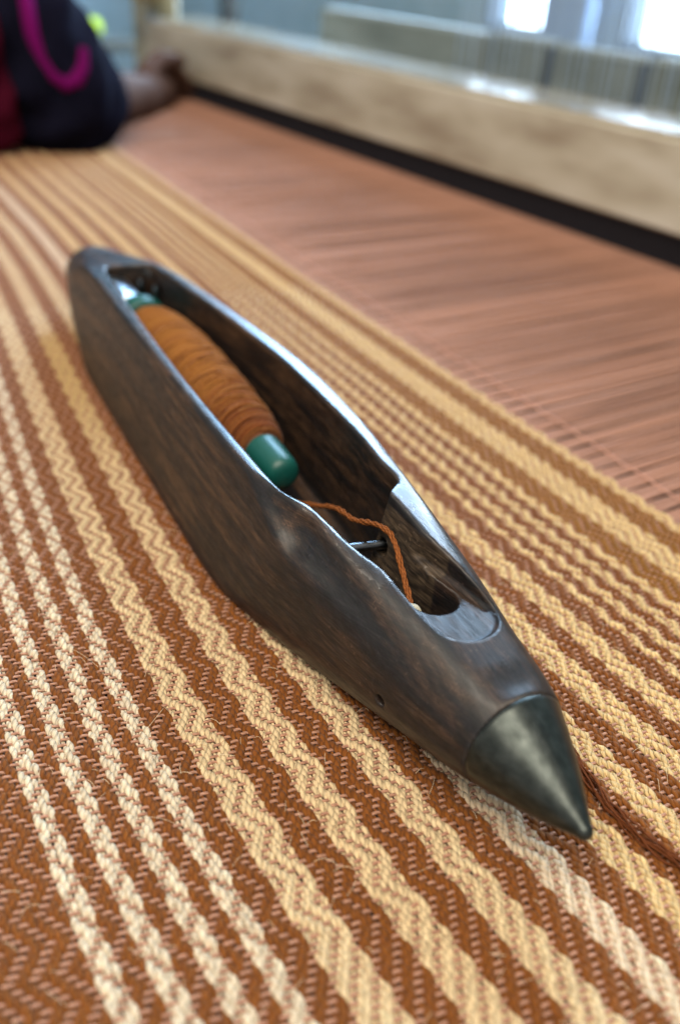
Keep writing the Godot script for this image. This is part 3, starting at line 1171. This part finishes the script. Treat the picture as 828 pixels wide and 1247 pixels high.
func bobbin() -> void:
	var node := thing("bobbin", "bobbin of orange brown yarn with green ends inside the shuttle", "bobbin")
	var ax := Vector3(0.274 - 0.132, 0.0005, 0.0005).normalized()
	node.transform = shuttle_frame * Transform3D(Basis(), Vector3(0.1325, 0.0238, 0.0012))
	var green := StandardMaterial3D.new()
	green.albedo_color = lin(0.004, 0.080, 0.066)
	green.roughness = 0.42
	var body := []
	for p in [[0, 0], [0.0002, 0.0022], [0.0006, 0.0036], [0.0014, 0.0046], [0.0028, 0.0052], [0.006, 0.0055], [0.012, 0.0058], [0.02, 0.0060], [0.022, 0.0055], [0.14, 0.0058]]:
		body.append(Vector2(p[0], p[1]))
	obj("green_tube", lathe_x(body, 40), green, node)
	var ringp := []
	for p in [[0.1355, 0.004], [0.1358, 0.0092], [0.1372, 0.0104], [0.1415, 0.0108], [0.1440, 0.0104], [0.1448, 0.0092], [0.1465, 0.0086], [0.151, 0.0084], [0.1520, 0.0066], [0.1522, 0.0]]:
		ringp.append(Vector2(p[0] - 0.0070, p[1] * 0.92))
	obj("green_collar", lathe_x(ringp, 40), green, node)
	var shape := table([[-0.5, 0.7], [1.7, 0.64], [2.0, 0.78], [2.9, 0.93], [4.2, 1.05], [6.2, 1.17], [8.7, 1.24], [10.3, 1.21], [11.5, 1.10], [12.3, 0.92], [12.6, 0.76], [40, 0.8]])
	var core := []
	for k in 60:
		var x := 1.65 + 10.9 * k / 59.0
		core.append(Vector2(x * 0.01, at_s(shape, x) * 0.01 - 0.0005))
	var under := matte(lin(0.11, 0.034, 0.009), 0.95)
	obj("yarn_core", lathe_x(core, 48), under, node)
	var v := PackedVector3Array()
	var n := PackedVector3Array()
	var idx := PackedInt32Array()
	var uv := PackedVector2Array()
	var col := PackedColorArray()
	var turns := 150.0
	var seg := 36
	var pts := PackedVector3Array()
	var rr := PackedFloat32Array()
	var total := int(turns * seg)
	var colors := PackedColorArray()
	for q in total:
		var turn := float(q) / seg
		var a := TAU * turn
		var x := 1.75 + 10.7 * turn / turns
		x += 0.05 * sin(a + turn * 0.03) + 0.10 * noise.get_noise_2d(turn * 0.11, 3.0) + 0.035 * noise.get_noise_2d(turn * 0.9, 8.0)
		var r := at_s(shape, x) + 0.028 * noise.get_noise_2d(turn * 0.35, 1.0) + 0.02 * noise.get_noise_3d(turn * 0.5, cos(a), sin(a))
		pts.append(Vector3(x, r * cos(a), r * sin(a)) * 0.01)
		rr.append(0.00043 * (1.0 + 0.15 * noise.get_noise_2d(turn * 0.7, 17.0)))
		var w := noise.get_noise_2d(turn * 0.05 + 20.0, 0.5) + 0.8 * noise.get_noise_2d(turn * 0.4, 5.0) + 1.5 * noise.get_noise_2d(floorf(turn) * 1.7, 9.0)
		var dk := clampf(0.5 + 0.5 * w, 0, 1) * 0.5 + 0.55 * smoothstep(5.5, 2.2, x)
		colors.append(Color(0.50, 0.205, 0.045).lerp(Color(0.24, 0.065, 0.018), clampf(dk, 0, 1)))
	tube_into(v, n, idx, uv, pts, rr, 5, false)
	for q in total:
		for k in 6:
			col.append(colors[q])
	# outer turns that run slantwise over the layers
	for k in 16:
		var p2 := PackedVector3Array()
		var r2 := PackedFloat32Array()
		var x0 := rng.randf_range(2.0, 9.5)
		var l := rng.randf_range(0.7, 2.6)
		var a0 := rng.randf() * TAU
		var sg := 1.0 if k % 3 else -1.0
		var n2 := int(rng.randf_range(26, 60))
		for q in n2:
			var x := x0 + l * q / n2
			var a := a0 + sg * q * 0.13
			var r := at_s(shape, x) + 0.050 + 0.012 * noise.get_noise_2d(q * 0.3, k * 4.0)
			p2.append(Vector3(x, r * cos(a), r * sin(a)) * 0.01)
			r2.append(0.00036)
		tube_into(v, n, idx, uv, p2, r2, 5, true)
		var cc := Color(0.56, 0.235, 0.055).lerp(Color(0.30, 0.09, 0.022), rng.randf())
		while col.size() < v.size():
			col.append(cc)
	for q in uv.size():
		uv[q] = Vector2(uv[q].x / 0.004, uv[q].y)
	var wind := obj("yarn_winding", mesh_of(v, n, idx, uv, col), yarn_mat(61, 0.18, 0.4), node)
	wind.set_meta("kind", "stuff")
	var steel := matte(Color(0.45, 0.46, 0.48), 0.3)
	steel.metallic = 1.0
	obj("spindle", tube([Vector3(0.144, 0, 0), Vector3(0.152, 0, 0), Vector3(0.160, 0, 0)], [0.0034, 0.0034, 0.0028], 16), steel, node)


func strand_mesh(path: Array, plies: int, spread: float, r: float, twist: float, sd: int, frizz := 0.0) -> ArrayMesh:
	var curve := Curve3D.new()
	curve.bake_interval = 0.0004
	for k in path.size():
		var a: Vector3 = path[maxi(k - 1, 0)]
		var b: Vector3 = path[mini(k + 1, path.size() - 1)]
		var t := (b - a) / 6.0
		curve.add_point(path[k], -t, t)
	var v := PackedVector3Array()
	var n := PackedVector3Array()
	var idx := PackedInt32Array()
	var uv := PackedVector2Array()
	var len := curve.get_baked_length()
	var steps := int(len / 0.0005)
	for p in plies:
		var pts := PackedVector3Array()
		var rr := PackedFloat32Array()
		for q in steps + 1:
			var d := len * q / steps
			var c := curve.sample_baked(d)
			var t := (curve.sample_baked(minf(d + 0.0006, len)) - curve.sample_baked(maxf(d - 0.0006, 0.0))).normalized()
			var e1 := t.cross(Vector3.UP).normalized()
			var e2 := t.cross(e1)
			var a := TAU * (float(p) / plies + d / twist)
			var w := spread * (1.0 + 0.5 * noise.get_noise_2d(d * 160.0, p * 3.0 + sd))
			var off := e1 * cos(a) * w + e2 * sin(a) * w
			off += (e1 * noise.get_noise_2d(d * 90.0 + p * 7.0, sd) + e2 * noise.get_noise_2d(d * 90.0, sd + p * 11.0)) * frizz
			pts.append(c + off)
			rr.append(r * (1.0 + 0.25 * noise.get_noise_2d(d * 300.0, p * 5.0 + sd)))
		tube_into(v, n, idx, uv, pts, rr, 6)
	for q in uv.size():
		uv[q] = Vector2(uv[q].x / 0.003, uv[q].y)
	return mesh_of(v, n, idx, uv)


func strands() -> void:
	var m := yarn_mat(71, 0.2, 0.4)
	m.vertex_color_use_as_albedo = false
	m.albedo_color = lin(0.36, 0.115, 0.030)
	var path := []
	for p in [[15.3, 2.2, 0.35], [14.2, 1.75, 0.0], [13.0, 1.75, -0.15], [11.6, 2.35, -0.30], [10.7, 2.72, -0.42], [9.8, 2.92, -0.40], [8.95, 3.28, -0.47], [8.35, 3.42, -0.50], [7.85, 3.38, -0.42], [7.3, 3.22, -0.26], [6.75, 3.02, -0.08], [6.25, 2.93, 0.10], [5.9, 2.95, 0.40]]:
		path.append(in_shuttle(p[0], p[1], p[2]))
	var y := obj("bobbin_thread", strand_mesh(path, 4, 0.00038, 0.00034, 0.012, 3, 0.00012), m)
	tag(y, "orange brown yarn running from the bobbin into the pale eyelet", "thread")
	var dk := yarn_mat(72, 0.25, 0.35)
	dk.vertex_color_use_as_albedo = false
	dk.albedo_color = lin(0.20, 0.058, 0.018)
	path = []
	for p in [[-10.35, 0.18, -12.55], [-9.95, 0.20, -12.45], [-9.4, 0.17, -12.36], [-8.9, 0.16, -12.28], [-8.35, 0.15, -12.20], [-7.8, 0.15, -12.2], [-7.3, 0.15, -12.26], [-6.8, 0.15, -12.42], [-6.2, 0.15, -12.62], [-5.4, 0.15, -12.8], [-4.6, 0.15, -12.9]]:
		path.append(Vector3(p[0], p[1], p[2]) * 0.01)
	var l := obj("loose_thread", strand_mesh(path, 11, 0.00105, 0.00024, 0.06, 9, 0.0007), dk)
	tag(l, "bundle of loose dark brown threads lying beside the metal point", "thread")


# ------------------------------------------------------------------ the weaver
func bone(p: Vector3, a: Vector3, b: Vector3, ra: float, rb: float) -> float:
	var ab := b - a
	var k := clampf((p - a).dot(ab) / ab.length_squared(), 0.0, 1.0)
	return (p - a - ab * k).length() - lerpf(ra, rb, k)


var chains := []
var folds := 0.0


func skin_sdf(x: float, y: float, z: float) -> float:
	var p := Vector3(x, y, z)
	var d := 1e3
	for c in chains:
		d = smin(d, bone(p, c[0], c[1], c[2], c[3]), c[4])
	if folds > 0.0:
		d += folds * (sin((y + 0.6 * x + 0.8 * z) * 130.0 + 3.0 * noise.get_noise_3d(x * 9.0, y * 9.0, z * 9.0)) + 1.4 * noise.get_noise_3d(x * 22.0, y * 14.0, z * 22.0))
	return d


func blob(sets: Array, step: float, pad := 0.02) -> ArrayMesh:
	chains = sets
	var lo := Vector3.ONE * 1e3
	var hi := -lo
	for c in sets:
		for k in 2:
			var r: float = c[2 + k]
			lo = lo.min(c[k] - Vector3.ONE * r)
			hi = hi.max(c[k] + Vector3.ONE * r)
	lo -= Vector3.ONE * pad
	hi += Vector3.ONE * pad
	var m := nets(skin_sdf, span(lo.x, hi.x, step), span(lo.y, hi.y, step), span(lo.z, hi.z, step), 1.3)
	var idx: PackedInt32Array = m[2]
	return mesh_of(m[0], m[1], idx)


func joined_blobs(body: Array, hand: Array) -> ArrayMesh:
	# the body on a coarse grid, the hand on a fine one that starts inside the wrist
	var st := SurfaceTool.new()
	st.begin(Mesh.PRIMITIVE_TRIANGLES)
	st.append_from(blob(body, 0.013), 0, Transform3D())
	st.append_from(blob(hand, 0.0038), 0, Transform3D())
	return st.commit()


func weaver() -> void:
	var node := thing("person", "person in dark navy sleeve with magenta embroidery reaching to the beater", "person", Vector3(-0.93, -0.42, 0.10))
	var o := -node.position
	var skin := StandardMaterial3D.new()
	skin.albedo_color = lin(0.085, 0.044, 0.031)
	skin.roughness = 0.65
	skin.metallic_specular = 0.15
	var sh := Vector3(-0.84, 0.33, 0.16) + o
	var sh2 := Vector3(-1.16, 0.35, 0.10) + o
	var el := Vector3(-0.815, 0.037, -0.192) + o
	var wr := Vector3(-0.955, 0.014, -0.298) + o
	var palm := Vector3(-1.010, 0.010, -0.338) + o
	var neck := Vector3(-1.00, 0.42, 0.05) + o
	var head := Vector3(-1.00, 0.56, 0.01) + o
	var pelvis := Vector3(-1.00, -0.22, 0.16) + o
	var body := [
		[sh, el, 0.040, 0.031, 0.03], [el, wr, 0.033, 0.022, 0.02], [wr, wr.lerp(palm, 0.35), 0.021, 0.0205, 0.015],
		[sh2, Vector3(-1.24, 0.08, -0.05) + o, 0.042, 0.034, 0.03], [Vector3(-1.24, 0.08, -0.05) + o, Vector3(-1.17, 0.02, -0.28) + o, 0.034, 0.022, 0.02],
		[sh, sh2, 0.055, 0.055, 0.05], [neck + Vector3(0, -0.08, 0.02), pelvis, 0.12, 0.13, 0.08], [neck, head, 0.050, 0.050, 0.03],
		[head + Vector3(0, 0.04, 0.01), head + Vector3(0, -0.03, -0.025), 0.088, 0.068, 0.03], [head + Vector3(0, 0.0, -0.085), head + Vector3(0, -0.025, -0.10), 0.010, 0.014, 0.015],
		[pelvis, pelvis + Vector3(0.12, -0.02, -0.42), 0.12, 0.075, 0.06], [pelvis, pelvis + Vector3(-0.12, -0.02, -0.42), 0.12, 0.075, 0.06],
		[pelvis + Vector3(0.12, -0.02, -0.42), pelvis + Vector3(0.12, -0.46, -0.42), 0.06, 0.04, 0.03], [pelvis + Vector3(-0.12, -0.02, -0.42), pelvis + Vector3(-0.12, -0.46, -0.42), 0.06, 0.04, 0.03],
	]
	var hand := [[wr.lerp(palm, 0.1), palm, 0.0215, 0.024, 0.015]]
	# right hand curled over the end of the beater: four fingers and a thumb
	var dir := (palm - wr).normalized()
	# the back of the hand faces the viewer, the little finger is lowest
	var across := Vector3(0.25, 0.9, 0.2).normalized()
	var bend := Vector3(-0.45, -0.25, -0.85).normalized()
	for f in 4:
		var root := palm + dir * 0.020 + across * (0.026 - f * 0.0175)
		var l: float = [0.036, 0.041, 0.038, 0.030][f]
		var k1 := root + (dir * 0.75 + bend * 0.5).normalized() * l
		var k2 := k1 + (bend + Vector3(0.25, -0.15, 0.0)).normalized() * l * 0.65
		var k3 := k2 + (bend + Vector3(0.95, -0.35, 0.35)).normalized() * l * 0.5
		hand.append([root - dir * 0.02, k1, 0.0098, 0.0088, 0.004])
		hand.append([k1, k2, 0.0088, 0.0080, 0.003])
		hand.append([k2, k3, 0.0080, 0.0068, 0.003])
	var th := palm - dir * 0.012 + across * 0.022 + Vector3(0.012, 0, 0.006)
	hand.append([th, th + Vector3(-0.020, 0.012, -0.022), 0.0115, 0.0098, 0.006])
	hand.append([th + Vector3(-0.020, 0.012, -0.022), th + Vector3(-0.034, 0.010, -0.048), 0.0098, 0.0078, 0.003])
	obj("body", joined_blobs(body, hand), skin, node)
	var navy := matte(Color.WHITE, 0.95)
	navy.albedo_texture = noise_tex(0.02, 3, 256, Color(0.05, 0.05, 0.09), Color(0.09, 0.09, 0.15), 81)
	navy.metallic_specular = 0.08
	navy.uv1_triplanar = true
	navy.uv1_scale = Vector3.ONE * 6.0
	var cuff := el.lerp(wr, 0.30)
	var sleeve := [[sh + Vector3(0, 0.0, 0), el, 0.052, 0.041, 0.04], [el, cuff, 0.041, 0.034, 0.03], [el + Vector3(0, -0.004, 0.004), el + Vector3(0.0, 0.05, 0.02), 0.038, 0.041, 0.04]]
	folds = 0.0026
	obj("navy_sleeve", blob(sleeve, 0.009), navy, node)
	var dress := [[sh2, Vector3(-1.22, 0.08, -0.03) + o, 0.060, 0.052, 0.04], [sh, sh2, 0.066, 0.066, 0.06], [neck + Vector3(0, -0.11, 0.02), pelvis, 0.135, 0.15, 0.08], [pelvis, pelvis + Vector3(0.12, -0.02, -0.40), 0.135, 0.09, 0.06], [pelvis, pelvis + Vector3(-0.12, -0.02, -0.40), 0.135, 0.09, 0.06], [pelvis + Vector3(0, -0.02, -0.40), pelvis + Vector3(0, -0.38, -0.40), 0.15, 0.17, 0.08]]
	obj("navy_dress", blob(dress, 0.022), navy, node)
	var crimson := matte(lin(0.050, 0.004, 0.013), 0.95)
	crimson.metallic_specular = 0.1
	var sash := [[Vector3(-0.80, 0.30, 0.07) + o, Vector3(-0.785, 0.085, -0.122) + o, 0.05, 0.024, 0.03], [Vector3(-0.785, 0.085, -0.122) + o, Vector3(-0.785, 0.024, -0.134) + o, 0.024, 0.023, 0.02]]
	obj("crimson_shawl_end", blob(sash, 0.010), crimson, node)
	folds = 0.0
	# embroidered loop on the sleeve
	var magenta := matte(lin(0.115, 0.004, 0.075), 0.95)
	magenta.metallic_specular = 0.1
	var loop := []
	var rr := []
	for p in [[0.135, 0.004], [0.105, 0.001], [0.085, 0.0], [0.070, -0.004], [0.058, -0.011], [0.052, -0.020], [0.055, -0.029], [0.064, -0.035], [0.076, -0.038]]:
		# out from the sleeve's axis towards the viewer until its cloth is met
		var q := Vector3(-0.74, p[0], -0.1660 + p[1]) + o
		chains = sleeve
		for it in 30:
			q.x -= skin_sdf(q.x, q.y, q.z) * 0.8
		q.x -= 0.0025
		loop.append(q)
		rr.append(0.0052 + 0.0012 * sin(rr.size() * 1.3))
	obj("embroidery", tube(loop, rr, 10), magenta, node)
	var hair := [[head + Vector3(0, 0.06, 0.03), head + Vector3(0, -0.02, 0.06), 0.085, 0.07, 0.03], [head + Vector3(0, -0.04, 0.09), head + Vector3(0, -0.06, 0.11), 0.045, 0.04, 0.02]]
	obj("hair", blob(hair, 0.014), matte(lin(0.01, 0.008, 0.007), 0.5), node)
	for s in [-1, 1]:
		var eye := SphereMesh.new()
		eye.radius = 0.011
		eye.height = 0.022
		var e := obj("eye", eye, matte(lin(0.05, 0.03, 0.02), 0.2), node)
		e.position = head + Vector3(s * 0.030, 0.012, -0.076)
		obj("ear", tube([head + Vector3(s * 0.083, 0.02, 0.005), head + Vector3(s * 0.088, -0.02, 0.0)], [0.017, 0.011], 10), skin, node)
	obj("mouth", tube([head + Vector3(-0.022, -0.052, -0.083), head + Vector3(0, -0.054, -0.092), head + Vector3(0.022, -0.052, -0.083)], [0.003, 0.006, 0.003], 8), matte(lin(0.16, 0.05, 0.04), 0.5), node)
